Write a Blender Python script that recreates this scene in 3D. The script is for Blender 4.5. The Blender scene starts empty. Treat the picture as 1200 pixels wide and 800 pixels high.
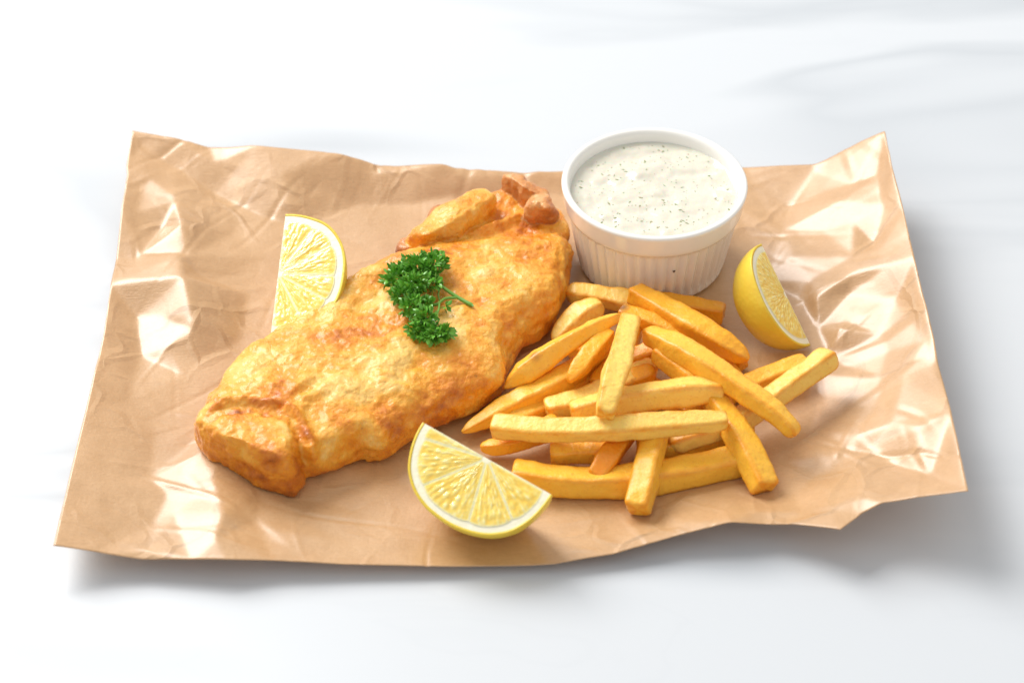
import bpy, math, random
import numpy as np
from mathutils import Vector, noise
from mathutils.geometry import delaunay_2d_cdt
from mathutils.bvhtree import BVHTree
random.seed(7); rng = np.random.default_rng(7); noise.seed_set(3)
S = bpy.context.scene
COL = S.collection
CM = 0.01
R = math.radians

# ------------------------------------------------------------------ camera
CAM_D, CAM_A, CAM_F = 90.0, R(41), 2700.0        # distance cm, pitch, focal length in photo pixels
cam_c = np.array([0, -CAM_D*math.cos(CAM_A), CAM_D*math.sin(CAM_A)])
SX = np.array([1, 0, 0.]); SY = np.array([0, math.sin(CAM_A), math.cos(CAM_A)]); FW = np.array([0, math.cos(CAM_A), -math.sin(CAM_A)])
cd = bpy.data.cameras.new('camera'); co = bpy.data.objects.new('camera', cd); COL.objects.link(co)
co.location = cam_c*CM; co.rotation_euler = (math.pi/2-CAM_A, 0, 0)
cd.lens = 81; cd.sensor_width = 36; cd.clip_start = .05; cd.clip_end = 20
cd.dof.use_dof = True; cd.dof.focus_distance = .875; cd.dof.aperture_fstop = 10
S.camera = co

# ------------------------------------------------------------------ light
w = bpy.data.worlds.new('World'); S.world = w; w.use_nodes = True
bg = w.node_tree.nodes['Background']; bg.inputs[0].default_value = (1, .99, .98, 1); bg.inputs[1].default_value = .58
def area(name, direction, dist, size, power, col):
    l = bpy.data.lights.new(name, 'AREA'); l.shape = 'RECTANGLE'; l.size, l.size_y = size; l.energy = power; l.color = col
    o = bpy.data.objects.new(name, l); COL.objects.link(o)
    d = Vector(direction).normalized(); o.location = d*dist
    o.rotation_euler = d.to_track_quat('Z', 'Y').to_euler(); return o
area('softbox_key', (-.50, .55, .67), 2.4, (1.4, 1.4), 65, (1, .98, .955))
S.view_settings.view_transform = 'Standard'; S.view_settings.look = 'None'
S.view_settings.exposure = .22; S.view_settings.gamma = 1
S.render.engine = 'CYCLES'

# ------------------------------------------------------------------ helpers
def at(px, py, z):                       # photo measurement + height in cm -> place in cm
    d = SX*(px-600)/CAM_F + SY*(400-py)/CAM_F + FW
    return cam_c + d*((z-cam_c[2])/d[2])
def ray(px, py):
    d = SX*(px-600)/CAM_F + SY*(400-py)/CAM_F + FW
    return Vector(cam_c*CM), Vector(d).normalized()

def mesh(name, verts, faces, mat=None, parent=None, smooth=True, attrs=None):
    me = bpy.data.meshes.new(name)
    me.from_pydata((np.asarray(verts)*CM).tolist(), [], [tuple(map(int, f)) for f in faces]); me.update()
    if smooth: me.polygons.foreach_set('use_smooth', [True]*len(me.polygons))
    for k, v in (attrs or {}).items():
        a = me.attributes.new(k, 'FLOAT', 'POINT'); a.data.foreach_set('value', np.asarray(v, dtype=np.float32))
    o = bpy.data.objects.new(name, me); COL.objects.link(o)
    if mat: me.materials.append(mat)
    if parent: o.parent = parent
    return o
def tag(o, label=None, cat=None, group=None, kind=None):
    for k, v in (('label', label), ('category', cat), ('group', group), ('kind', kind)):
        if v: o[k] = v
    return o
def empty(name, loc_cm):
    o = bpy.data.objects.new(name, None); COL.objects.link(o); o.location = Vector(loc_cm)*CM; o.empty_display_size = .01
    return o
def adopt(child, root):                  # parent a mesh built in world cm without moving it
    child.parent = root; child.location = -root.location
def grid_faces(n, m, wrap=False, off=0):  # n rows, m cols, index i*m+j
    F = []
    for i in range(n-1):
        for j in range(m if wrap else m-1):
            a = off+i*m+j; b = off+i*m+(j+1) % m
            F.append((a, b, b+m, a+m))
    return F
def vnorm(V, F):
    N = np.zeros_like(V); F4 = np.array([f if len(f) == 4 else (f[0], f[1], f[2], f[2]) for f in F])
    n = np.cross(V[F4[:, 2]]-V[F4[:, 0]], V[F4[:, 3]]-V[F4[:, 1]]) if True else None
    for k in range(4): np.add.at(N, F4[:, k], n)
    return N/np.maximum(np.linalg.norm(N, axis=1, keepdims=True), 1e-9)
def nz(V, sc, seed=0, octv=1):
    out = np.empty(len(V)); off = Vector((seed*7.31, seed*3.77, seed*1.93))
    for i, v in enumerate(V):
        p = Vector(v)/sc+off
        out[i] = noise.noise(p) if octv == 1 else noise.fractal(p, 1.0, 2.0, octv)
    return out
def vor(V, sc, seed=0):
    out = np.empty(len(V)); off = Vector((seed*7.31, seed*3.77, seed*1.93))
    for i, v in enumerate(V):
        d, _ = noise.voronoi(Vector(v)/sc+off); out[i] = d[0]
    return out
def smooth_poly(pts, n, closed=True):    # Catmull-Rom, evenly resampled
    P = np.array(pts, float); m = len(P); out = []
    for i in range(m if closed else m-1):
        g = (lambda k: P[k % m]) if closed else (lambda k: P[min(max(k, 0), m-1)])
        p0, p1, p2, p3 = g(i-1), g(i), g(i+1), g(i+2)
        for t in np.linspace(0, 1, 16, endpoint=False):
            out.append(.5*((2*p1)+(p2-p0)*t+(2*p0-5*p1+4*p2-p3)*t*t+(3*p1-p0-3*p2+p3)*t**3))
    if not closed: out.append(P[-1])
    Q = np.array(out); Q2 = np.vstack([Q, Q[:1]]) if closed else Q
    s = np.concatenate([[0], np.cumsum(np.linalg.norm(np.diff(Q2, axis=0), axis=1))])
    t = np.linspace(0, s[-1], n, endpoint=not closed)
    return np.stack([np.interp(t, s, Q2[:, k]) for k in range(P.shape[1])], 1)

# ------------------------------------------------------------------ material helper
class MT:
    def __init__(s, name):
        s.m = bpy.data.materials.new(name); s.m.use_nodes = True; s.t = s.m.node_tree; s.b = s.t.nodes['Principled BSDF']
    def n(s, typ, **kw):
        x = s.t.nodes.new(typ)
        for k, v in kw.items():
            if k.startswith('i_'): x.inputs[k[2:].replace('_', ' ')].default_value = v
            else: setattr(x, k, v)
        return x
    def l(s, a, b): s.t.links.new(a, b)
    def set(s, **kw):
        for k, v in kw.items(): s.b.inputs[k.replace('_', ' ')].default_value = v
    def coord(s, scale=(1, 1, 1), rot=(0, 0, 0)):
        tc = s.n('ShaderNodeTexCoord'); mp = s.n('ShaderNodeMapping'); mp.inputs['Scale'].default_value = scale; mp.inputs['Rotation'].default_value = rot
        s.l(tc.outputs['Object'], mp.inputs[0]); return mp.outputs[0]
    def noise(s, vec, scale, detail=4, rough=.55, dist=0):
        x = s.n('ShaderNodeTexNoise'); x.inputs['Scale'].default_value = scale; x.inputs['Detail'].default_value = detail
        x.inputs['Roughness'].default_value = rough; x.inputs['Distortion'].default_value = dist; s.l(vec, x.inputs[0]); return x.outputs[0]
    def ramp(s, fac, stops):
        x = s.n('ShaderNodeValToRGB'); e = x.color_ramp.elements
        while len(e) < len(stops): e.new(.5)
        for k, (p, c) in zip(e, stops): k.position = p; k.color = (*c, 1) if len(c) == 3 else c
        s.l(fac, x.inputs[0]); return x.outputs[0]
    def mix(s, fac, a, b, typ='MIX'):
        x = s.n('ShaderNodeMix', data_type='RGBA', blend_type=typ)
        for sock, v in ((x.inputs[0], fac), (x.inputs[6], a), (x.inputs[7], b)):
            if hasattr(v, 'links'): s.l(v, sock)
            else: sock.default_value = v if not isinstance(v, tuple) or len(v) == 4 else (*v, 1)
        return x.outputs[2]
    def math(s, op, a, b=0., c=0.):
        x = s.n('ShaderNodeMath', operation=op)
        for i, v in enumerate((a, b, c)):
            if hasattr(v, 'links'): s.l(v, x.inputs[i])
            else: x.inputs[i].default_value = v
        return x.outputs[0]
    def attr(s, name):
        x = s.n('ShaderNodeAttribute'); x.attribute_name = name; return x.outputs['Fac']
    def bump(s, h, dist, strength=1, prev=None):
        x = s.n('ShaderNodeBump'); x.inputs['Distance'].default_value = dist; x.inputs['Strength'].default_value = strength
        s.l(h, x.inputs['Height'])
        if prev: s.l(prev, x.inputs['Normal'])
        s.l(x.outputs[0], s.b.inputs['Normal']); return x.outputs[0]

# marble
m = MT('white_marble'); c = m.coord(rot=(0, 0, R(24)))
c2 = m.coord(scale=(1.0, 4.2, 1), rot=(0, 0, R(26)))
v1 = m.noise(c2, 2.6, 2.5, .5, .7); v2 = m.noise(c, 3.1, 2, .5)
vein = m.ramp(v1, [(.47, (0, 0, 0)), (.56, (.8, .8, .8)), (.62, (.2, .2, .2)), (.72, (1, 1, 1))])
mask = m.ramp(v2, [(.34, (0, 0, 0)), (.6, (1, 1, 1))])
fine = m.noise(c2, 5, 3, .5, 1.2)
thin = m.ramp(fine, [(.485, (0, 0, 0)), (.5, (1, 1, 1)), (.515, (0, 0, 0))])
f = m.math('MULTIPLY', m.math('MULTIPLY_ADD', thin, .05, vein), mask)
colr = m.mix(m.math('MULTIPLY', f, .72), (.63, .66, .69, 1), (.40, .435, .47, 1))
m.l(colr, m.b.inputs['Base Color']); m.set(Roughness=.33, Specular_IOR_Level=.35)
M_MARBLE = m.m

# kraft paper with a waxed face
m = MT('waxed_kraft_paper'); c = m.coord()
a1 = m.noise(c, 38, 7, .68); a2 = m.noise(m.coord(scale=(1, 9, 1)), 380, 3, .6); a3 = m.noise(c, 900, 2, .5)
base = m.mix(m.ramp(a1, [(.3, (0, 0, 0)), (.7, (1, 1, 1))]), (.68, .40, .175, 1), (.84, .54, .275, 1))
base = m.mix(m.math('MULTIPLY', m.ramp(a2, [(.45, (0, 0, 0)), (.75, (1, 1, 1))]), .26), base, (.46, .26, .13, 1))
m.l(base, m.b.inputs['Base Color'])
m.set(Roughness=.42, Specular_IOR_Level=.5, Coat_Weight=1, Coat_Roughness=.27, Coat_IOR=1.65)
vo = m.n('ShaderNodeTexVoronoi', feature='DISTANCE_TO_EDGE'); vo.inputs['Scale'].default_value = 42
dn = m.n('ShaderNodeVectorMath', operation='ADD'); nn0 = m.n('ShaderNodeTexNoise'); nn0.inputs['Scale'].default_value = 30; m.l(c, nn0.inputs[0])
sc_ = m.n('ShaderNodeVectorMath', operation='SCALE'); sc_.inputs['Scale'].default_value = .03; m.l(nn0.outputs[1], sc_.inputs[0]); m.l(c, dn.inputs[0]); m.l(sc_.outputs[0], dn.inputs[1]); m.l(dn.outputs[0], vo.inputs[0])
cre = m.math('MULTIPLY', m.ramp(vo.outputs[0], [(.0, (1, 1, 1)), (.09, (0, 0, 0))]), m.ramp(m.noise(c, 22, 3), [(.45, (0, 0, 0)), (.62, (1, 1, 1))]))
b1 = m.bump(cre, .0011, .55); b2 = m.bump(m.math('MULTIPLY_ADD', a2, .5, m.math('MULTIPLY_ADD', a3, .3, m.noise(c, 60, 6, .6))), .0014, .4, b1)
# thin paper lets a little light through to the table below
tr = m.n('ShaderNodeBsdfTranslucent'); m.l(base, tr.inputs[0]); mx = m.n('ShaderNodeMixShader'); mx.inputs[0].default_value = .22
out = m.t.nodes['Material Output']; m.l(m.b.outputs[0], mx.inputs[1]); m.l(tr.outputs[0], mx.inputs[2]); m.l(mx.outputs[0], out.inputs[0])
M_PAPER = m.m

# fried batter
def batter(name, stops):
    m = MT(name); c = m.coord()
    cr = m.attr('crust'); n1 = m.noise(c, 95, 8, .68, .5); n2 = m.noise(c, 420, 5, .6)
    f = m.math('ADD', m.math('MULTIPLY', m.math('SUBTRACT', n1, .5), .75), cr)
    f = m.math('ADD', m.math('MULTIPLY', m.math('SUBTRACT', n2, .5), .35), f)
    col = m.ramp(f, stops)
    spots = m.ramp(m.noise(c, 230, 3, .5), [(.735, (0, 0, 0)), (.77, (1, 1, 1))])
    col = m.mix(m.math('MULTIPLY', spots, .7), col, (.33, .12, .02, 1))
    m.l(col, m.b.inputs['Base Color'])
    m.set(Roughness=.38, Specular_IOR_Level=.4, Subsurface_Weight=.28, Subsurface_Scale=.002, Coat_Weight=.25, Coat_Roughness=.22)
    m.b.inputs['Subsurface Radius'].default_value = (1, .5, .18)
    m.set(Coat_Weight=.35, Coat_Roughness=.18)
    m.l(m.ramp(m.noise(c, 60, 4), [(.35, (.30, .30, .30)), (.7, (.52, .52, .52))]), m.b.inputs['Roughness'])
    b = m.bump(n1, .0026, .55); m.bump(n2, .0016, .65, b)
    return m.m
M_BATTER = batter('fried_batter', [(.0, (.96, .59, .16)), (.25, (.93, .45, .05)), (.50, (.86, .32, .015)), (.76, (.62, .17, .006)), (1.0, (.34, .08, .005))])
M_CRISP = batter('crisp_brown_batter', [(.1, (.82, .48, .20)), (.4, (.70, .30, .085)), (.65, (.50, .17, .035)), (.95, (.22, .05, .012))])

# fries
m = MT('fried_potato'); c = m.coord(); oi = m.n('ShaderNodeObjectInfo')
ed = m.attr('edge'); n1 = m.noise(c, 130, 6, .62, .3); n2 = m.noise(c, 600, 4, .6)
f = m.math('ADD', ed, m.math('MULTIPLY', m.math('SUBTRACT', n1, .5), .9))
col = m.mix(m.ramp(f, [(.25, (0, 0, 0)), (1.0, (1, 1, 1))]), oi.outputs['Color'], (.84, .34, .014, 1))
br = m.ramp(n2, [(.56, (0, 0, 0)), (.72, (1, 1, 1))]); col = m.mix(m.math('MULTIPLY', br, .38), col, (.62, .27, .03, 1))
col = m.mix(m.attr('dark'), col, (.22, .10, .06, 1))
m.l(col, m.b.inputs['Base Color'])
m.set(Roughness=.36, Specular_IOR_Level=.4, Subsurface_Weight=.3, Subsurface_Scale=.0015, Coat_Weight=.2, Coat_Roughness=.25)
m.b.inputs['Subsurface Radius'].default_value = (1, .55, .15)
b = m.bump(n1, .0014, .5); m.bump(n2, .0007, .55, b)
M_FRY = m.m

# lemon
m = MT('lemon_rind'); c = m.coord(); v = m.n('ShaderNodeTexVoronoi'); v.inputs['Scale'].default_value = 520; m.l(c, v.inputs[0])
m.l(m.mix(m.noise(c, 60, 3), (.84, .57, .045, 1), (.88, .67, .08, 1)), m.b.inputs['Base Color'])
m.set(Roughness=.34, Subsurface_Weight=.15, Subsurface_Scale=.003); m.bump(v.outputs[0], .0003, .3)
M_RIND = m.m
m = MT('lemon_pith'); c = m.coord()
m.l(m.mix(m.noise(c, 200, 4), (1, .96, .80, 1), (.98, .91, .62, 1)), m.b.inputs['Base Color'])
m.set(Roughness=.5, Specular_IOR_Level=.3, Subsurface_Weight=.2, Subsurface_Scale=.001); m.b.inputs['Subsurface Radius'].default_value = (1, 1, .9); m.bump(m.noise(c, 500, 4), .0004, .6)
M_PITH = m.m
m = MT('lemon_pulp'); c = m.coord(); at_ = m.attr('vesicle')
m.l(m.ramp(at_, [(0, (.97, .64, .10)), (.5, (1, .76, .20)), (1, (1, .91, .52))]), m.b.inputs['Base Color'])
m.set(Roughness=.14, Specular_IOR_Level=.55, Subsurface_Weight=.35, Subsurface_Scale=.0012, Coat_Weight=.5, Coat_Roughness=.06)
m.b.inputs['Subsurface Radius'].default_value = (1, .8, .25)
m.bump(m.noise(c, 420, 3), .0008, .5)
M_PULP = m.m

# ceramic, sauce, herbs, parsley
m = MT('white_glazed_ceramic'); m.set(Base_Color=(.93, .91, .86, 1), Roughness=.16, Specular_IOR_Level=.5, Coat_Weight=.4, Coat_Roughness=.06)
M_CERAMIC = m.m
m = MT('creamy_sauce'); c = m.coord()
m.l(m.mix(m.noise(c, 120, 4), (.77, .735, .62, 1), (.71, .68, .56, 1)), m.b.inputs['Base Color'])
m.set(Roughness=.2, Specular_IOR_Level=.5, Subsurface_Weight=.3, Subsurface_Scale=.004, Coat_Weight=.6, Coat_Roughness=.12)
m.bump(m.noise(c, 110, 2, .5), .0009, .35); M_SAUCE = m.m
m = MT('chopped_dill'); m.set(Base_Color=(.24, .28, .12, 1), Roughness=.5); M_HERB = m.m
m = MT('parsley_leaf'); c = m.coord()
m.l(m.mix(m.noise(c, 300, 3), (.045, .23, .016, 1), (.26, .62, .07, 1)), m.b.inputs['Base Color'])
m.set(Roughness=.3, Specular_IOR_Level=.55, Subsurface_Weight=.12, Subsurface_Scale=.001); M_LEAF = m.m
m = MT('parsley_stem'); m.set(Base_Color=(.16, .36, .05, 1), Roughness=.35, Subsurface_Weight=.2, Subsurface_Scale=.001); M_STEM = m.m
m = MT('dark_crumb'); m.set(Base_Color=(.08, .05, .03, 1), Roughness=.6); M_CRUMB = m.m

# ------------------------------------------------------------------ table top
xs = np.linspace(-130, 130, 9); V = [(x, y, 0) for y in xs for x in xs]
tag(mesh('marble_table_top', V, grid_faces(9, 9), M_MARBLE), 'white marble table top with faint grey veins under the paper', kind='structure')

# ------------------------------------------------------------------ kraft paper sheet
TOP = [(155,153,1.8),(200,160,1.75),(300,170,1.7),(400,180,1.5),(520,192,1.1),(640,202,.7),(760,200,.5),(870,197,.55),(955,192,1.1),(985,177,1.8),(1037,152,3.1)]
RIGHT = [(1037,152,3.1),(1046,195,3.0),(1058,240,2.85),(1072,300,2.9),(1095,395,2.6),(1115,480,2.7),(1135,573,3.0)]
BOTTOM = [(62,637,1.5),(115,647,1.0),(165,655,.75),(225,653,.95),(265,653,1.05),(320,655,.8),(400,660,.6),(540,663,.45),(650,660,.45),(720,648,.55),(790,628,.75),(855,611,1.15),(895,614,.95),(930,613,1.15),(985,618,1.7),(1010,600,1.7),(1035,587,2.0),(1085,579,2.5),(1135,573,3.0)]
LEFT = [(62,637,1.5),(80,560,1.4),(100,480,1.3),(122,385,1.3),(130,335,1.1),(143,240,1.45),(149,205,1.5),(148,195,1.55),(155,153,1.8)]
INNER = [(165,170,1.5),(205,195,1.1),(250,225,.65),(300,250,.4),(345,266,.22),(420,240,.25),(520,232,.25),(620,228,.22),(740,230,.2),(860,240,.2),(925,245,.35),
 (250,190,1.3),(330,205,1.25),(430,205,.9),(540,208,.75),
 (172,205,1.4),(205,228,1.25),(165,225,1.25),(205,235,1.2),(213,262,1.35),(222,300,1.0),(210,300,1.3),(232,320,.75),(160,250,1.15),(190,268,.8),
 (165,300,.85),(240,250,.85),(275,270,.55),(310,300,.38),(320,330,.28),(250,330,.55),
 (215,325,1.5),(227,375,1.15),(187,372,.75),(160,372,.55),(160,384,.6),(226,388,.95),(165,415,.5),(190,410,.7),(230,425,.45),(290,345,.3),(280,400,.2),
 (150,470,.75),(180,500,.55),(215,440,.45),(130,560,1.0),(175,560,.5),(180,610,.6),(215,470,.35),(250,500,.35),(273,512,.75),(250,560,.7),(262,600,1.1),(252,630,1.15),(205,600,.65),(170,645,.9),(195,580,.55),
 (300,570,.35),(300,610,.5),(350,610,.45),(420,600,.25),(430,640,.45),(370,590,.2),(345,625,.65),(540,635,.35),(650,630,.3),(720,615,.3),(780,600,.35),(850,585,.6),(450,560,.15),(600,600,.15),(700,590,.15),(800,570,.2),
 (955,200,1.0),(940,235,.7),(918,270,.45),(930,300,.65),(925,310,.5),(948,330,.75),(945,355,.45),(960,385,.4),(975,420,.35),(955,350,.95),(985,385,1.0),
 (985,235,1.6),(1000,215,1.7),(1030,205,2.3),(1035,240,2.3),(1000,260,1.65),(965,270,1.0),(1000,300,1.55),(1000,320,1.65),(1030,290,2.05),(1024,285,1.6),(1072,283,2.9),(1040,310,2.25),(1055,250,2.65),(995,345,1.05),(992,380,.9),
 (1050,350,1.85),(1030,390,1.3),(990,430,.55),(1040,412,1.35),(975,437,.5),(1085,398,2.35),(1030,440,1.25),
 (1060,440,1.9),(1095,425,2.4),(1030,465,1.2),(1005,510,.95),(1020,525,.95),(1050,545,1.25),(1090,556,1.95),(1075,500,2.25),(1045,495,1.72),
 (985,495,.6),(1000,530,.85),(1030,560,1.55),(1060,565,1.9),(930,580,.45),(955,560,.5),(1010,548,1.15),(985,590,1.6),(975,597,1.5),(1012,580,1.8),(920,540,.25),(900,480,.15),(950,500,.2),(960,465,.2),(960,440,.3),(900,450,.12),(880,420,.12),
 (900,250,.2),(900,330,.12),(880,600,.9),(940,600,1.0),(800,610,.75),(400,280,.15),(450,300,.12),(500,400,.1),(600,400,.1),(700,400,.1),(800,400,.1),(750,300,.1),(650,520,.1),(400,450,.1),(300,450,.15),(760,520,.1),(860,520,.12),(860,560,.2),(340,400,.12),(560,300,.1),(480,240,.2),(600,560,.12)]
def rough_edge(pts, n):
    P = np.array([at(*p) for p in pts]); s = np.concatenate([[0], np.cumsum(np.linalg.norm(np.diff(P, axis=0), axis=1))])
    t = np.linspace(0, s[-1], n); return np.stack([np.interp(t, s, P[:, k]) for k in range(3)], 1)
ctrl = [at(*p) for p in INNER] + [at(*p) for p in TOP+RIGHT[1:]+BOTTOM[:-1]+LEFT[1:-1]]
ctrl = np.array(ctrl)
ring = np.array([at(*p) for p in TOP+RIGHT[1:]+BOTTOM[:-1]+LEFT[1:-1]]); ring[:, :2] *= 1.25
ring = ring[::2]; pts = np.vstack([ctrl, ring])
def tri_eval(pts, X, Y):
    co2, _, tris, *_ = delaunay_2d_cdt([Vector(p[:2]) for p in pts], [], [], 0, 1e-6)
    co2 = np.array([tuple(v) for v in co2]); Z = np.full(X.shape, np.nan)
    zz = np.array([pts[np.argmin(np.sum((pts[:, :2]-q)**2, 1)), 2] for q in co2])
    for t in tris:
        a, b, c = co2[t[0]], co2[t[1]], co2[t[2]]
        lo = np.min([a, b, c], 0); hi = np.max([a, b, c], 0)
        j0, j1 = np.searchsorted(X[0], [lo[0]-1e-6, hi[0]+1e-6]); i0, i1 = np.searchsorted(Y[:, 0], [lo[1]-1e-6, hi[1]+1e-6])
        if j1 <= j0 or i1 <= i0: continue
        x = X[i0:i1, j0:j1]; y = Y[i0:i1, j0:j1]
        det = (b[1]-c[1])*(a[0]-c[0])+(c[0]-b[0])*(a[1]-c[1])
        if abs(det) < 1e-9: continue
        l0 = ((b[1]-c[1])*(x-c[0])+(c[0]-b[0])*(y-c[1]))/det; l1 = ((c[1]-a[1])*(x-c[0])+(a[0]-c[0])*(y-c[1]))/det; l2 = 1-l0-l1
        ok = (l0 > -1e-6) & (l1 > -1e-6) & (l2 > -1e-6)
        z = l0*zz[t[0]]+l1*zz[t[1]]+l2*zz[t[2]]
        sub = Z[i0:i1, j0:j1]; sub[ok] = z[ok]
    return np.where(np.isnan(Z), 1.0, Z)
GX = np.arange(-19, 19.01, .08); GY = np.arange(-15, 15.01, .08); X, Y = np.meshgrid(GX, GY)
def blur(Z, k):
    ker = np.exp(-.5*(np.arange(-3*k, 3*k+1)/k)**2); ker /= ker.sum(); p = 3*k
    Z = np.apply_along_axis(lambda r: np.convolve(np.pad(r, p, 'edge'), ker, 'valid'), 1, Z)
    return np.apply_along_axis(lambda r: np.convolve(np.pad(r, p, 'edge'), ker, 'valid'), 0, Z)
Zr = tri_eval(pts, X, Y); ZP = .75*blur(Zr, 1)+.25*blur(Zr, 4)
# small crumples: jittered facets of two sizes, fading where the food presses the sheet flat
for n, amp, k in ((240, .05, 1), (900, .011, 1)):
    q = np.column_stack([rng.uniform(-19, 19, n), rng.uniform(-15, 15, n), rng.normal(0, amp, n)])
    q = np.vstack([q, [(-20, -16, 0), (20, -16, 0), (20, 16, 0), (-20, 16, 0)]])
    J = blur(np.nan_to_num(tri_eval(q, X, Y)), k)
    ZP = ZP + J*np.clip((ZP-.10)/.40, .22, 1)
# sharp short creases
for k in range(190):
    x0, y0 = rng.uniform(-16, 16), rng.uniform(-12.5, 12); a = rng.uniform(0, math.pi); L = rng.uniform(.5, 2.8); wd = rng.uniform(.09, .22); am = rng.uniform(.01, .042)*rng.choice([-1, 1])
    dx_, dy_ = X-x0, Y-y0; p = dx_*math.cos(a)+dy_*math.sin(a); q = -dx_*math.sin(a)+dy_*math.cos(a)+.12*np.sin(p*1.3+k)
    ZP = ZP+am*np.clip(1-np.abs(q)/wd, 0, 1)*np.clip(1-np.abs(p)/L, 0, 1)*np.clip((ZP-.1)/.3, 0, 1)
for k in range(26):
    x0, y0 = rng.uniform(-16, 16), rng.uniform(-12, 11.5); a = rng.uniform(0, math.pi); L = rng.uniform(2.5, 5.5); wd = rng.uniform(.12, .28); am = rng.uniform(.035, .07)*rng.choice([-1, 1])
    dx_, dy_ = X-x0, Y-y0; p = dx_*math.cos(a)+dy_*math.sin(a); q = -dx_*math.sin(a)+dy_*math.cos(a)+.2*np.sin(p*.8+k)
    ZP = ZP+am*np.clip(1-np.abs(q)/wd, 0, 1)*np.clip(1-np.abs(p)/L, 0, 1)*np.clip((ZP-.1)/.3, 0, 1)
ZP = np.maximum(ZP, .04)
def paper_z(x, y):
    fx = np.clip((np.asarray(x)-GX[0])/.08, 0, len(GX)-1.001); fy = np.clip((np.asarray(y)-GY[0])/.08, 0, len(GY)-1.001)
    i = fy.astype(int); j = fx.astype(int); u = fx-j; v = fy-i
    return (ZP[i, j]*(1-u)+ZP[i, j+1]*u)*(1-v)+(ZP[i+1, j]*(1-u)+ZP[i+1, j+1]*u)*v
NU, NV = 420, 300
Tt = rough_edge(TOP, NU); Bb = rough_edge(BOTTOM, NU); Ll = rough_edge(LEFT, NV); Rr = rough_edge(RIGHT[::-1], NV)
u = np.linspace(0, 1, NU)[None, :, None]; v = np.linspace(0, 1, NV)[:, None, None]
G = (1-v)*Bb[None]+v*Tt[None]+(1-u)*Ll[:, None]+u*Rr[:, None]-((1-u)*(1-v)*Bb[0]+u*(1-v)*Bb[-1]+(1-u)*v*Tt[0]+u*v*Tt[-1])
V = G.reshape(-1, 3).copy(); V[:, 2] = paper_z(V[:, 0], V[:, 1])
pap = mesh('kraft_paper_sheet', V, grid_faces(NV, NU), M_PAPER)
so = pap.modifiers.new('thickness', 'SOLIDIFY'); so.thickness = .00022; so.offset = -1
tag(pap, 'creased brown kraft paper sheet with raised corners lying on the marble', 'paper')

# ------------------------------------------------------------------ battered fish
PIECES = []
def pillow(name, outline, spine, zeq, top, bot, e, mat, parent, feats=(), amp=1., n=420, m_=90, crust=0., seed=0, rag=.1, fine=1.):
    O = np.array([at(*(p if len(p) == 3 else (*p, zeq))) for p in outline]); O = smooth_poly(O, n)
    sp = np.array([at(px, py, top) for px, py in spine]); sp = smooth_poly(sp, 60, False)[:, :2] if len(spine) > 1 else sp[:, :2]
    ctr = O[:, :2].mean(0)
    rn = nz(np.column_stack([O[:, :2], O[:, 0]*0]), .8, seed+11, 3)*rag
    dr = O[:, :2]-ctr; dr /= np.linalg.norm(dr, axis=1, keepdims=True); O[:, :2] += dr*rn[:, None]
    near = np.array([sp[np.argmin(np.sum((sp-o[:2])**2, 1))] for o in O])
    for _ in range(int(n/5)): near = (near+np.roll(near, 1, 0)+np.roll(near, -1, 0))/3
    Vs = []
    for k in range(m_):
        th = -math.pi/2+math.pi*k/(m_-1); r = abs(math.cos(th))**e if 0 < k < m_-1 else .0; s = abs(math.sin(th))**e
        z = O[:, 2]+(top-O[:, 2])*s if th > 0 else O[:, 2]+(bot-O[:, 2])*s
        Vs.append(np.column_stack([near+(O[:, :2]-near)*r, z]))
    V = np.vstack(Vs); F = grid_faces(m_, n, True)
    N = vnorm(V, F)
    # end rows are degenerate: point them up and down
    N[:n] = (0, 0, -1); N[-n:] = (0, 0, 1)
    up = np.clip((V[:, 2]-zeq)/(top-zeq), 0, 1)
    big = nz(V, 2.6, seed+1, 2); mid = nz(V*[1, 1, 1.4], .95, seed+2, 3); sm = nz(V, .38, seed+3, 3); lump = 1-2*vor(V+.35*np.column_stack([mid, big, sm]), .85, seed+4)
    rid = 1-2.2*np.abs(nz(V, .62, seed+21, 2)); d = .26*big+.12*mid+fine*(.0*sm+.015*lump+.012*rid)*(.4+.6*np.clip(big+.6, 0, 1))
    d *= amp; d[V[:, 2] < zeq] *= .7
    cr = .36+crust-.10*lump+.26*mid+.36*nz(V, 1.9, seed+6, 2)-.06*up+.09*(1-up)**1.5
    for (poly, wd, hgt, cc) in feats:
        Pq = smooth_poly(np.array([at(px, py, top)[:2] for px, py in poly]), 50, False)
        dd = np.min(np.linalg.norm(V[:, None, :2]-Pq[None], axis=2), axis=1)
        g = np.exp(-(dd/wd)**2)*np.clip(up*2, 0, 1); d = d+hgt*g; cr = cr+cc*g
    V2 = V+N*d[:, None]; V2[:, 2] = np.maximum(V2[:, 2], paper_z(V2[:, 0], V2[:, 1])+.03)
    # close both poles
    F = F+[tuple(range(n-1, -1, -1)), tuple((m_-1)*n+j for j in range(n))]
    PIECES.append((name, mat, V2, F, np.clip(cr, 0, 1.2)))
fish = empty('battered_fish_fillet', at(450, 420, .1))
tag(fish, 'golden battered fried fish fillet lying on the brown paper', 'fried fish')
body_out = [(243,500,.8),(246,478,.9),(262,448,1.0),(298,413,1.1),(345,380,1.2),(400,340,1.3),(440,316,1.4),(468,302,1.5),(500,298,1.5),(540,295,1.5),(585,291,1.5),(625,284,1.5),(650,280,1.5),(666,288,1.4),(671,302,1.2),(668,335,1.0),(655,358,.9),(645,380,.8),(615,405,.8),(592,440,.7),(582,463,.7),(545,487,.7),(500,503,.7),(455,528,.7),(425,530,.7),(395,548,.7),(355,560,.7),(300,555,.7),(262,535,.8)]
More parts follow.
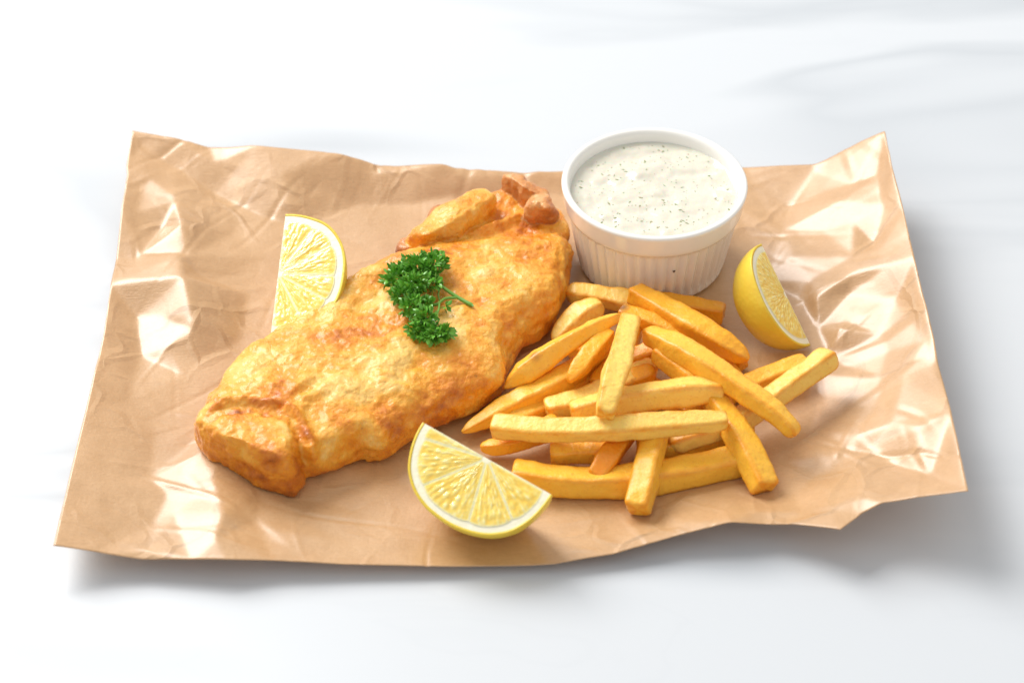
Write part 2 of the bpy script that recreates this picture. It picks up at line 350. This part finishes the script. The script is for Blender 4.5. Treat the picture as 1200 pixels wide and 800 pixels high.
pillow('fillet_body', body_out, [(310,490),(400,430),(480,380),(560,345),(605,328)], 1.0, 2.3, .2, .62, M_BATTER, fish, n=640, m_=150, feats=[
 ([(246,478),(290,472),(340,480),(364,512),(364,545)], .2, -.34, .22), ([(420,350),(470,330)], .4, .1, -.1), ([(600,350),(640,330)], .45, -.12, -.05),  # fold seam groove comes first, its shade also darkened into the colour
 ([(470,400),(440,440),(380,455)], .7, -.12, -.32), ([(560,440),(600,420),(630,380)], .5, -.1, .12),
 ([(655,290),(660,330),(640,370)], .5, .05, .25), ([(445,428),(448,440)], .12, .02, .55), ([(560,300),(580,340),(575,390)], .35, -.12, -.12), ([(520,440),(470,490),(400,520)], .5, .08, .12), ([(500,292),(528,298)], .12, .06, .45)])
pillow('folded_end', [(231,517,.8),(238,493,1.0),(252,482,1.3),(285,479,1.7),(318,484,1.8),(340,494,1.8),(354,512,1.6),(357,540,1.2),(352,565,.8),(340,578,.6),(305,570,.6),(265,552,.6),(240,535,.7)],
       [(265,510),(320,530)], 1.1, 2.45, .25, .82, M_BATTER, fish, n=300, m_=80, crust=.06, seed=5, amp=.9, feats=[([(245,488),(290,482),(335,492),(352,512)], .16, .08, .3)])
pillow('tail_end', [(478,296,1.2),(494,274,1.3),(526,256,1.5),(556,240,1.6),(585,226,1.7),(612,218,1.8),(640,232,1.7),(657,255,1.5),(666,282,1.2),(640,302,1.1),(560,314,1.1),(500,312,1.1)],
       [(520,287),(570,268),(615,250)], 1.3, 1.85, .3, .55, M_BATTER, fish, n=300, m_=70, crust=.12, seed=19, amp=.9)
pillow('batter_ridge', [(480,292,1.6),(487,271,1.8),(511,251,2.0),(538,236,2.2),(556,223,2.4),(574,221,2.4),(583,233,2.3),(576,249,2.1),(556,265,1.9),(533,280,1.8),(506,293,1.7)],
       [(499,277),(530,258),(563,235)], 1.9, 2.65, .9, .95, M_BATTER, fish, n=240, m_=60, crust=-.05, seed=8, amp=.8, fine=.5, rag=.2)
pillow('crisp_curl', [(592,213,2.3),(600,204,2.5),(614,204,2.5),(629,212,2.5),(642,226,2.4),(640,240,2.1),(624,243,2.0),(606,230,2.1)],
       [(606,214),(622,225)], 2.2, 2.8, 1.2, 1., M_CRISP, fish, n=160, m_=50, crust=.0, seed=12, amp=.9, fine=.3, rag=.25)
pillow('crisp_curl', [(618,240,2.1),(626,228,2.3),(640,227,2.4),(651,238,2.3),(656,252,2.1),(650,262,1.9),(634,264,1.8),(618,256,1.9)],
       [(632,240),(640,248)], 2.0, 2.8, 1.0, 1., M_CRISP, fish, n=160, m_=50, crust=-.05, seed=13, amp=.9, fine=.3, rag=.25)
pillow('crisp_curl', [(500,262,1.6),(506,247,1.8),(518,242,1.9),(532,245,1.9),(524,256,1.8),(510,266,1.7)], [(514,254)], 1.7, 2.1, 1.3, .8, M_CRISP, fish, n=120, m_=36, crust=.3, seed=14, amp=.3)
pillow('crisp_curl', [(463,292,1.4),(470,282,1.5),(486,279,1.6),(488,290,1.6),(475,298,1.5)], [(476,288)], 1.5, 1.75, 1.1, .8, M_CRISP, fish, n=120, m_=36, crust=.15, seed=15, amp=.3)
# melt the pieces into one continuous crust, then cut it back into its parts along the seams
from mathutils.kdtree import KDTree
def melt(pieces, voxel, iters):
    V = np.vstack([p[2] for p in pieces]); F = []; o_ = 0
    for p in pieces:
        F += [tuple(int(i)+o_ for i in f) for f in p[3]]; o_ += len(p[2])
    t = mesh('melt_tmp', V, F); md = t.modifiers.new('r', 'REMESH'); md.mode = 'VOXEL'; md.voxel_size = voxel*CM
    sm_ = t.modifiers.new('s', 'SMOOTH'); sm_.iterations = iters; sm_.factor = .5
    dg = bpy.context.evaluated_depsgraph_get(); me = bpy.data.meshes.new_from_object(t.evaluated_get(dg))
    co_ = np.empty(len(me.vertices)*3); me.vertices.foreach_get('co', co_); W = co_.reshape(-1, 3)/CM
    FW_ = [tuple(p.vertices) for p in me.polygons]; td = t.data; bpy.data.objects.remove(t); bpy.data.meshes.remove(td); bpy.data.meshes.remove(me)
    return W, FW_
FV, FF = melt(PIECES, .055, 5)
kd = KDTree(sum(len(p[2]) for p in PIECES)); owner = []; crs = []
for pi, p in enumerate(PIECES):
    for v_, c_ in zip(p[2], p[4]): kd.insert(v_, len(owner)); owner.append(pi); crs.append(c_)
kd.balance(); vo_ = np.zeros(len(FV), int); vc_ = np.zeros(len(FV))
for i, v_ in enumerate(FV):
    near_ = kd.find_n(v_, 5); vo_[i] = owner[near_[0][1]]; vc_[i] = np.mean([crs[k[1]] for k in near_])
NF = vnorm(FV, FF)
e1 = nz(FV, .30, 51, 3); e2 = 1-2.2*np.abs(nz(FV, .45, 52, 2)); e3 = nz(FV, .13, 53, 2)
# bubbles in the batter: small domes, a few burst
bb = vor(FV, .42, 54); bm_ = np.clip(nz(FV, 1.6, 55, 2)+.25, 0, 1); dome = np.clip(1-(bb/.38)**2, 0, 1)*bm_
FV = FV+NF*(.030*e1+.018*e2+.012*e3+.05*dome)[:, None]
vc_ = np.clip(vc_+.10*e1-.14*dome*.5+.08*e2*.5, 0, 1.2)
FV[:, 2] = np.maximum(FV[:, 2], paper_z(FV[:, 0], FV[:, 1])+.03)
NF = vnorm(FV, FF)
fown = np.array([np.bincount([vo_[k] for k in f]).argmax() for f in FF])
for key in range(len(PIECES)):
    nm_ = PIECES[key][0]
    if nm_ in ('tail_end', 'batter_ridge'): fown[fown == key] = 0
for key in sorted(set(fown.tolist())):
    fs_ = [FF[i] for i in np.nonzero(fown == key)[0]]; used = np.unique(np.concatenate([np.array(f) for f in fs_])); mp_ = {int(k): i for i, k in enumerate(used)}
    o = mesh(PIECES[key][0], FV[used], [[mp_[int(k)] for k in f] for f in fs_], PIECES[key][1], attrs={'crust': vc_[used]})
    o.data.normals_split_custom_set_from_vertices([tuple(v_) for v_ in NF[used]]); adopt(o, fish)
bvh = BVHTree.FromPolygons((FV*CM).tolist(), [tuple(f) for f in FF])
def on_fish(px, py):
    o, d = ray(px, py); h = bvh.ray_cast(o, d)
    return np.array(h[0])/CM if h[0] is not None else at(px, py, 2.2)

# ------------------------------------------------------------------ french fries
PALE, GOLD, DEEP, BROWN = (1, .66, .15), (1, .54, .055), (.99, .46, .028), (.88, .30, .012)
def fry(pts, w, label, tone, taper=(1, 1), roll=0., seed=0, dark=None, h=None, flat=1., rnd=(.16, .16)):
    n, m_ = 96, 36; w *= .91
    C = np.array([at(*p) for p in pts]); C = smooth_poly(C, n, False) if len(C) > 2 else np.linspace(C[0], C[-1], n)
    L = np.linalg.norm(C[-1]-C[0]); h = h or w*.93
    T = np.gradient(C, axis=0); T /= np.linalg.norm(T, axis=1, keepdims=True)
    side = np.cross(T, (0, 0, 1.)); side /= np.linalg.norm(side, axis=1, keepdims=True); upv = np.cross(side, T)
    s = np.linspace(0, 1, n); Vs = []; E = []
    e0 = .22/L; rj = random.Random(seed*13+5); ph = [rj.uniform(0, 6) for _ in range(4)]
    # end rows bunched so the cut ends are blunt with soft edges
    ss = np.concatenate([np.array([0, 0, .0015, .005, .012]), np.linspace(.02, .98, n-10), np.array([.988, .995, .9985, 1, 1])])
    for i, t in enumerate(ss):
        c = np.array([np.interp(t, s, C[:, k]) for k in range(3)]); sd = np.array([np.interp(t, s, side[:, k]) for k in range(3)]); uv = np.array([np.interp(t, s, upv[:, k]) for k in range(3)])
        ed = min(t, 1-t)*L
        rl = rnd[0] if t < .5 else rnd[1]; xq = min(ed/rl, 1); q = 0. if i in (0, n-1) else (.74 if rl < .3 else .15)+(.26 if rl < .3 else .85)*math.sqrt(max(0, 1-(1-xq)**2))
        tw = np.interp(t, np.linspace(0, 1, len(taper)), taper); q *= tw
        a0 = roll+.18*math.sin(2*t+ph[0])
        wob = 1+.05*math.sin(5*t+ph[1])+.03*math.sin(11*t+ph[2])
        for j in range(m_):
            a = 2*math.pi*j/m_; ca, sa = math.cos(a), math.sin(a); k = (abs(ca)**9+abs(sa)**9)**(-1/9)
            x = ca*k*w/2*q*wob; y = sa*k*h/2*q*flat*wob
            X_ = x*math.cos(a0)-y*math.sin(a0); Y_ = x*math.sin(a0)+y*math.cos(a0)
            Vs.append(c+sd*X_+uv*Y_)
            E.append(.30*max(0, abs(k)-1.05)/.10+.58*math.exp(-ed/.16))
    V = np.array(Vs); F = grid_faces(n, m_, True); N = vnorm(V, F)
    lump = nz(V+seed*3.1, .7, seed, 2); sm = nz(V, .16, seed+1, 2)
    V = V+N*(.045*lump+.012*sm)[:, None]
    dk = np.zeros(len(V))
    if dark:
        for (t0, rr) in dark:
            c0 = np.array([np.interp(t0, s, C[:, k]) for k in range(3)])+upv[0]*h*.45-SY*0
            dk = np.maximum(dk, np.clip(1.3-np.linalg.norm(V-c0, axis=1)/rr, 0, 1)*.85)
    V[:, 2] = np.maximum(V[:, 2], paper_z(V[:, 0], V[:, 1])+.025)
    mid = V.mean(0); o = mesh('french_fry', V-mid, F, M_FRY, attrs={'edge': np.clip(np.array(E)+.25*lump, 0, 1), 'dark': dk}); o.location = mid*CM
    o.color = (*tone, 1)
    tag(o, label, 'french fry', 'french fries heaped beside the fish')
    return o
K = 0
for a in [
 # lowest layer, on the paper
 ([(600,556,.6),(690,566,.6),(790,556,.6),(877,537,.6)], 1.12, 'long thick fry lying lowest along the front of the heap behind the front lemon wedge', GOLD, {}),
 ([(745,525,.6),(800,522,.62),(880,500,.7)], .85, 'dull gold fry low in the heap just above the long front fry', GOLD, {}),
 ([(563,524,.55),(600,520,.7),(655,497,.9)], .8, 'short deep orange fry end poking out left under the long horizontal fry', DEEP, {'rnd': (.6, .2), 'taper': (.7, 1)}),
 ([(645,531,.75),(720,527,.8)], .8, 'stubby square golden fry end under the middle of the long horizontal fry', GOLD, {}),
 ([(598,494,.55),(650,470,.6),(700,440,.7),(745,415,.8)], .8, 'browned fry low on the left partly hidden under the long diagonal one', GOLD, {}),
 ([(640,480,.9),(690,466,1.0),(765,430,1.0)], .85, 'pale fry end crossing low behind the vertical centre fry', PALE, {}),
 ([(690,465,.6),(768,434,1.2)], .8, 'short orange fry with rounded end right of the vertical centre fry', DEEP, {'rnd': (.42, .42)}),
 ([(715,430,.7),(772,408,1.3)], .75, 'small glossy fry tip tucked behind the vertical centre fry', DEEP, {'rnd': (.42, .42)}),
 ([(700,452,1.1),(730,410,1.1),(745,378,.9)], .8, 'orange fry almost hidden between the pointed short fry and the vertical one', DEEP, {}),
 ([(735,350,.65),(790,357,.65),(848,368,.65)], .8, 'blunt orange fry on the paper against the foot of the ramekin', DEEP, {}),
 ([(664,343,.75),(700,347,.8),(765,358,.8)], .85, 'pale fry with rounded left end between the fish and the ramekin', PALE, {'rnd': (.42, .42)}),
 ([(800,385,.55),(840,405,.6),(872,428,.6)], .85, 'ragged orange fry lying underneath the big fry beside the ramekin', DEEP, {'taper': (1, .7)}),
 ([(945,427,.85),(900,442,.8),(850,462,.7),(800,480,.6)], .85, 'fry with hidden tip just behind the fry that points at the right lemon', GOLD, {}),
 ([(727,366,1.5),(765,378,1.5),(815,400,1.3)], .72, 'browned fry with a dark tip below the big fry near the ramekin', DEEP, {'dark': [(.02, .28)]}),
 ([(672,405,.6),(740,440,.6),(812,486,.6)], .85, 'deep gold fry buried in the middle of the heap under the upright one', DEEP, {}),
 ([(836,412,.6),(862,448,.6),(888,470,.6)], .8, 'short gold fry low between the diagonal fry and the ragged one', GOLD, {}),
 # middle layer
 ([(650,402,.7),(678,372,1.0),(706,356,1.3)], .9, 'short pale curved fry beside the right edge of the fish', PALE, {'taper': (.7, 1, 1.1, .9), 'rnd': (.42, .42), 'roll': .3}),
 ([(541,506,.55),(600,475,.8),(660,445,1.1),(710,410,1.3)], .92, 'long pale golden fry leading down left to the gap above the front lemon', GOLD, {'taper': (.35, .9, 1, 1, .95), 'rnd': (.8, .2), }),
 ([(698,560,.8),(716,532,1.1),(748,490,1.3)], .8, 'orange fry with crumbly blunt end leaning on the long front fry', BROWN, {}),
 ([(978,415,2.0),(925,452,1.6),(865,492,1.2),(785,520,.95)], .95, 'pale fry with rounded tip raised towards the right edge of the paper', PALE, {'taper': (.95, 1, .95, .9, .8), 'rnd': (.42, .42)}),
 ([(770,412,1.9),(826,456,1.7),(868,515,1.3),(897,573,.75)], 1.0, 'speckled fry slanting down to the lower right with a square end on the paper', GOLD, {'taper': (.75, 1, .95, 1, 1), 'roll': .2}),
 ([(770,500,1.5),(760,545,1.2),(747,597,.75)], .95, 'short straight fry with square end pointing at the viewer across the front fry', GOLD, {}),
 ([(670,484,1.6),(730,470,1.75),(790,461,1.9),(847,456,2.0)], 1.05, 'thick pale fry lying flat just above the long horizontal one', PALE, {'taper': (.8, 1, 1.05, 1.05, .75)}),
 # top layer
 ([(742,343,1.6),(790,370,1.75),(835,396,1.75),(878,422,1.3)], 1.02, 'biggest fry slanting from the foot of the ramekin to a ragged point', DEEP, {'taper': (.88, 1, 1, 1, .92, .45), 'rnd': (.2, .5), }),
 ([(667,446,1.7),(692,415,2.0),(717,388,2.1)], .8, 'short pointed orange fry beside the upper end of the vertical one', DEEP, {'taper': (.55, .95, 1, .85, .6), 'rnd': (.5, .3), }),
 ([(590,455,1.0),(632,424,1.7),(675,396,2.2),(728,369,2.3)], 1.0, 'long twisted fry with dark spot touching the fish', GOLD, {'taper': (.35, .95, 1.0, .8, .66, .58, .4), 'rnd': (.55, .4), 'dark': [(.3, .24)], 'roll': .5}),
 ([(577,499,1.5),(650,504,1.75),(740,500,2.1),(852,492,2.1)], .88, 'longest pale fry lying horizontally across the front of the heap', PALE, {'taper': (.92, 1, 1, 1, .95, .72)}),
 ([(755,389,2.1),(805,414,2.5),(870,456,2.3),(918,492,1.9),(932,511,1.5)], .92, 'long golden fry running diagonally across the heap with a hooked lower end', GOLD, {'taper': (.8, .97, 1, 1, .95, .85, .7), 'rnd': (.45, .3), 'roll': .25, }),
 ([(738,376,2.5),(728,415,2.9),(716,455,3.0),(709,487,2.7)], .96, 'upright pale fry on top of the heap pointing from the ramekin to the viewer', PALE, {'taper': (.84, .86, .95, 1.05, 1.02, .8)}),
]:
    K += 1
    kw = dict(a[4]); kw.setdefault('roll', rng.uniform(-.25, .25)); fry(a[0], a[1], a[2], tuple(np.array(a[3])*rng.uniform(.96, 1.04)), seed=K, **kw)

# ------------------------------------------------------------------ ramekin and sauce
H = 3.85; rc = at(767, 214, H+.15); rx, ry = rc[0], rc[1]; rt = 3.68
prof = [(0, .06), (2.55, .06), (2.72, .0), (2.86, .03), (2.94, .14), (3.02, .5), (3.42, 2.78), (3.46, 2.84), (3.52, 2.9), (3.555, 3.0), (3.60, 3.3), (3.66, 3.7), (rt, 3.8), (3.665, 3.87), (3.60, H+.06), (3.50, H+.07), (3.42, 3.86), (3.36, 3.75), (3.28, 3.3), (3.05, 1.9), (2.85, .8), (2.7, .5), (2.4, .38), (0, .36)]
pr = []
for (a, b) in zip(prof[:-1], prof[1:]):
    k = max(1, int(math.hypot(b[0]-a[0], b[1]-a[1])/.12)) if b[0] > .1 and a[0] > .1 else 3
    pr += [(a[0]+(b[0]-a[0])*t/k, a[1]+(b[1]-a[1])*t/k) for t in range(k)]
pr.append(prof[-1]); NA = 672; V = []
ang = np.arange(NA)*2*math.pi/NA
for i, (r, z) in enumerate(pr):
    outer = .2 < z < 2.86 and r > 2.9 and i < len(pr)*.55
    k = min(1, (z-.2)/.25, (2.86-z)/.14) if outer else 0
    rr = r-.13*max(0, k)*(np.abs(np.cos(ang*23))**1.6)*-1 - (.13*max(0, k))
    V += np.column_stack([np.cos(ang)*rr, np.sin(ang)*rr, np.full(NA, z)]).tolist()
ram = mesh('ramekin', V, grid_faces(len(pr), NA, True), M_CERAMIC); ram.location = Vector((rx, ry, .15))*CM
tag(ram, 'round white ribbed ceramic ramekin standing at the back of the paper', 'ramekin')
so_ = np.array(at(790, 317, 2.2)); dx = so_[0]-rx
sp_a = math.asin(np.clip(dx/3.3, -1, 1)); bm_v = []
ns, nr = 20, 6
for i in range(nr+1):
    for j in range(ns):
        a = 2*math.pi*j/ns; r = .055*i/nr*(1+.25*math.sin(3*a)); bm_v.append((r*math.cos(a), -.03*math.cos(i/nr*math.pi/2), r*math.sin(a)))
crumb = mesh('crumb', bm_v, grid_faces(nr+1, ns, True), M_CRUMB, parent=ram)
crumb.location = Vector((dx, -math.cos(sp_a)*3.33, 1.98))*CM; crumb.rotation_euler = (0, 0, sp_a)
del ns, nr
RS = 3.30; NR, NA2 = 110, 240; V = []
for i in range(NR):
    r = RS*i/(NR-1); a = np.arange(NA2)*2*math.pi/NA2; V.append(np.column_stack([np.cos(a)*r, np.sin(a)*r, np.zeros(NA2)]))
V = np.vstack(V); rr = np.linalg.norm(V[:, :2], axis=1)
an = np.arctan2(V[:, 1], V[:, 0]); sw = np.column_stack([V[:, 0]*.8+.3*np.sin(rr*1.7), V[:, 1]*1.2, rr*0])
z = .10*nz(sw, 1.1, 31, 2)+.035*nz(V, .5, 32, 2)+.004*nz(V, .17, 33, 2)
for _ in range(14):
    a = rng.uniform(0, 6.28); q = RS*.85*math.sqrt(rng.uniform(0, 1)); z += rng.uniform(.03, .07)*np.exp(-((V[:, 0]-q*math.cos(a))**2+(V[:, 1]-q*math.sin(a))**2)/rng.uniform(.03, .08))
V[:, 2] = z*np.clip((RS-rr)/.25, 0, 1)+.05*np.exp(-(RS-rr)/.1)
sauce = mesh('tartar_sauce', V, grid_faces(NR, NA2, True), M_SAUCE); sauce.location = Vector((rx, ry, .15+3.38))*CM
tag(sauce, 'creamy white tartar sauce with green herb flecks filling the ramekin', 'sauce')
HV, HF = [], []
for k in range(230):
    a = rng.uniform(0, 6.28); r = RS*.95*math.sqrt(rng.uniform(0, 1)); x, y = r*math.cos(a), r*math.sin(a)
    i = np.argmin((V[:, 0]-x)**2+(V[:, 1]-y)**2); zc = V[i, 2]+.004
    L = rng.uniform(.02, .05) if rng.uniform() < .75 else rng.uniform(.07, .13); W = rng.uniform(.012, .03) if L < .06 else rng.uniform(.02, .045); t = rng.uniform(0, 3.14)
    b = len(HV)
    for (p, q, zz) in ((-1, 0, 0), (0, -1, 0), (1, 0, 0), (0, 1, 0), (0, 0, .014)):
        HV.append((x+p*L*math.cos(t)-q*W*math.sin(t), y+p*L*math.sin(t)+q*W*math.cos(t), zc+zz))
    HF += [(b, b+1, b+4), (b+1, b+2, b+4), (b+2, b+3, b+4), (b+3, b, b+4)]
hb = mesh('herb_flecks', HV, HF, M_HERB, parent=sauce); hb['kind'] = 'stuff'

# ------------------------------------------------------------------ lemon wedges
def lemon(name_label, cpx, chord_dir, N, a, b, phi, nseg, seed, clear=.02, flip=1, z0=1.6, seg_off=0., full=.88, tp=.36):
    N = np.array(N, float); N /= np.linalg.norm(N); vw = -FW
    dx, dy = chord_dir; c = -(dx*N@SX+dy*N@SY)/(N@vw); U = dx*SX+dy*SY+c*vw; U /= np.linalg.norm(U)
    Vd = np.cross(N, U)*flip
    def W(x, y, r=0.):    # face coordinates swung by r about the chord
        return np.asarray(x)[..., None]*U+np.asarray(y)[..., None]*(math.cos(r)*Vd-math.sin(r)*N)
    fc = lambda A: np.sign(np.cos(A))*np.abs(np.cos(A))**full; fs = lambda A: np.abs(np.sin(A))**full
    root = empty('lemon_wedge', (0, 0, 0)); parts = []
    def sweep(name, ao, bo, ai, bi, p0, p1, mat, closed):
        nA, nP = 90, 40; V = []; F = []
        A = np.linspace(0, math.pi, nA)
        for (aa, bb) in ((ao, bo), (ai, bi)):
            for p in np.linspace(p0, p1, nP):
                rr = p if nP else 0
                V.append(W(aa*fc(A), bb*fs(A), rr))
        V = np.vstack(V); F = grid_faces(nP, nA)+[tuple(reversed(f)) for f in grid_faces(nP, nA, off=nP*nA)]
        o2 = nP*nA
        for j in range(nA-1):
            F.append((j+1, j, o2+j, o2+j+1)); q = (nP-1)*nA; F.append((q+j, q+j+1, o2+q+j+1, o2+q+j))
        wv = nz(V+seed, 1.2, seed+40, 2)*.03; V = V+wv[:, None]*(V/np.maximum(np.linalg.norm(V, axis=1, keepdims=True), .1))
        parts.append((name, V, F, mat, None))
    t1 = .10
    sweep('rind', a, b, a-t1, b-t1, 0, phi, M_RIND, True)
    # pith: closed solid inside the rind
    nA, nP, nR = 90, 30, 24; V = []; F = []; A = np.linspace(0, math.pi, nA); a1, b1 = a-t1+.01, b-t1+.01
    for p in np.linspace(.01, phi-.01, nP): V.append(W(a1*fc(A), b1*fs(A), p))
    F += grid_faces(nP, nA); off = nP*nA
    for p, rev in ((.008, False), (phi-.008, True)):
        for i in range(nR):
            s = i/(nR-1); q = W(a1*fc(A)*s, b1*fs(A)*s, p); V.append(q)
        f = grid_faces(nR, nA, off=off); F += [tuple(reversed(x)) for x in f] if rev else f; off += nR*nA
    V = np.vstack(V); parts.append(('pith', V, F, M_PITH, None))
    # pulp segments on both cut faces
    a2, b2 = a-tp, b-tp
    for face in (0, 1):
        Nf = N if face == 0 else (-math.cos(phi)*N-math.sin(phi)*Vd)
        edges = [0]+[math.pi*(k+seg_off+rng.uniform(-.08, .08))/nseg for k in range(1, nseg+(1 if seg_off < 0 else 0))]+[math.pi]
        edges = sorted(edges)
        for k in range(len(edges)-1):
            g0, g1 = edges[k], edges[k+1]
            if g1-g0 < .12: continue
            nr, na = 64, max(14, int(80*(g1-g0)))
            rs = np.linspace(0, 1, nr)[:, None]; ts = np.linspace(0, 1, na)[None]
            gap = .004; r0 = .07
            rad = r0+(1-r0)*rs; th = g0+(g1-g0)*ts+0*rs
            # constant-width membrane
            half = gap/np.maximum(rad*b2, .15); th = g0+half+(g1-g0-2*half)*ts
            th = np.where(g1-g0-2*half < 0, (g0+g1)/2, th)
            cr_ = 1-.035*(np.abs(2*ts-1)**4)
            rad = r0+(1-r0)*rs*cr_
            x = a2*rad*fc(th); y = b2*rad*fs(th)
            edge = np.minimum.reduce([rs+0*ts, 1-rs+0*ts, (ts+0*rs)*(g1-g0)*rad, (1-ts+0*rs)*(g1-g0)*rad])
            q = np.column_stack([(rad*2.6*1.3).ravel(), (th*3.1*1.1).ravel(), np.full(rad.size, seed+face*3.)])
            # long radial vesicles
            ves = np.array([noise.voronoi(Vector((p[0]*1.9, p[1]*4.6, p[2])))[0][0] for p in q]).reshape(rad.shape)
            nn_ = nz(q, .25, seed+k).reshape(rad.shape)
            hgt = .004+.03*np.clip(edge/.14, 0, 1)+.045*(.5-ves)*np.clip(edge/.10, 0, 1)+.02*nn_*np.clip(edge/.1, 0, 1)
            V = W(x.ravel(), y.ravel(), 0 if face == 0 else phi)+Nf*(hgt.ravel()[:, None])
            f = grid_faces(nr, na)
            if (flip > 0) == (face == 0): pass
            else: f = [tuple(reversed(z_)) for z_ in f]
            parts.append(('pulp_segment', V, f, M_PULP, np.clip(np.maximum(1-ves*1.3+.2*nn_, 1.25-edge/.035), 0, 1).ravel()))
    # settle on the paper
    allv = np.vstack([p[1] for p in parts[:2]]); zc = z0
    for _ in range(12):
        C = at(cpx[0], cpx[1], zc); w_ = allv+C; gap_ = np.min(w_[:, 2]-paper_z(w_[:, 0], w_[:, 1])); zc += clear-gap_
    C = at(cpx[0], cpx[1], zc); root.location = Vector(C)*CM
    for (nm, V, F, mt, at2) in parts:
        mesh(nm, V, F, mt, parent=root, attrs={'vesicle': at2} if at2 is not None else None)
    tag(root, name_label, 'lemon wedge', 'lemon wedges on the paper')
    print('lemon', name_label[:30], 'z', round(zc, 2))
    return root
lemon('lemon wedge with its cut face up in front between fish and fries', (571, 537), (143/163, -78/163), (-.06, -.46, .88), 2.68, 2.72, R(72), 4, 3, flip=-1, z0=1.6, seg_off=-.25, tp=.31)
lemon('lemon slice half with radiating segments lying behind the upper left edge of the fish', (326, 321), (9/135., 1), (-.14, -.34, .93), 2.72, 2.66, R(55), 6, 9, flip=-1, z0=1.5)
lemon('lemon wedge showing its yellow rind, right of the ramekin', (921, 345), (48/113., -103/113.), (.72, -.14, .66), 2.2, 2.0, R(56), 1, 15, flip=-1, z0=1.5, full=.95, tp=.27)

# ------------------------------------------------------------------ parsley
root_p = on_fish(505, 350)
par = empty('parsley_sprig', root_p)
tag(par, 'sprig of curly green parsley resting on top of the fish', 'parsley')
def tube(pts, r0, r1, name='stem'):
    C = smooth_poly(np.array(pts), 26, False); T = np.gradient(C, axis=0); T /= np.linalg.norm(T, axis=1, keepdims=True)
    sd = np.cross(T, (0, 0, 1.)); sd /= np.linalg.norm(sd, axis=1, keepdims=True); uv = np.cross(sd, T); V = []
    for i in range(26):
        r = r0+(r1-r0)*i/25
        if i in (0, 25): r *= .3
        for j in range(10):
            a = 2*math.pi*j/10; V.append(C[i]+(sd[i]*math.cos(a)+uv[i]*math.sin(a))*r)
    o = mesh(name, V, grid_faces(26, 10, True)+[tuple(range(10)), tuple(250+j for j in range(9, -1, -1))], M_STEM); adopt(o, par); return o
def fz(px, py, dz): return on_fish(px, py)+np.array([0, 0, dz])
tube([fz(555,361,.10), fz(535,354,.28), fz(517,344,.40), fz(497,330,.55)], .085, .05)
tube([fz(536,355,.26), fz(522,358,.35), fz(512,366,.42), fz(492,368,.5)], .06, .04)
tube([fz(515,362,.38), fz(514,372,.35), fz(508,384,.4)], .05, .035)
tube([fz(517,344,.4), fz(514,352,.3), fz(516,358,.2)], .04, .03)
leaves = [(466,346,.4,.45,130),(482,318,.55,.62,240),(502,312,.5,.55,190),(461,330,.5,.58,240),(468,318,.4,.4,110),(480,342,.75,.55,190),(500,333,.45,.34,90),(478,362,.5,.45,140),(494,360,.5,.26,50),(486,384,.3,.42,130),(503,390,.35,.44,150),(514,388,.3,.30,60),(516,356,.25,.12,9),(494,374,.5,.4,90)]
for li, (px, py, dz, rad, cnt) in enumerate(leaves):
    px += 6; py += 9
    C = fz(px, py, dz); V = []; F = []; base = fz((px+510)/2, (py+350)/2, .2)
    for k in range(int(cnt*1.25)):
        d = rng.normal(0, 1, 3); d /= np.linalg.norm(d); d[2] = d[2]*.8+.12
        rr = rad*rng.uniform(.35, 1.0)
        p = C+d*rr*[1, 1, .75]
        out = d+.35*rng.normal(0, 1, 3)+.25*(C-base); out /= np.linalg.norm(out)
        sd = np.cross(out, rng.normal(0, 1, 3)); sd /= np.linalg.norm(sd); nn = np.cross(out, sd)
        L = rng.uniform(.16, .30); Wd = rng.uniform(.05, .09); curl = rng.uniform(-.9, .9); b = len(V)
        prof_ = ((0, .35), (.35, 1), (.7, .85), (1, .1))
        for (t, ww) in prof_:
            q = p+out*L*t+nn*L*curl*t*t*.6
            fold = .35*Wd*ww
            V += [q-sd*Wd*ww+nn*fold, q-nn*fold*.3, q+sd*Wd*ww+nn*fold]
        for i in range(3):
            for j in range(2): F.append((b+i*3+j, b+i*3+j+1, b+i*3+j+4, b+i*3+j+3))
    o = mesh('leaf', np.array(V), F, M_LEAF); adopt(o, par)
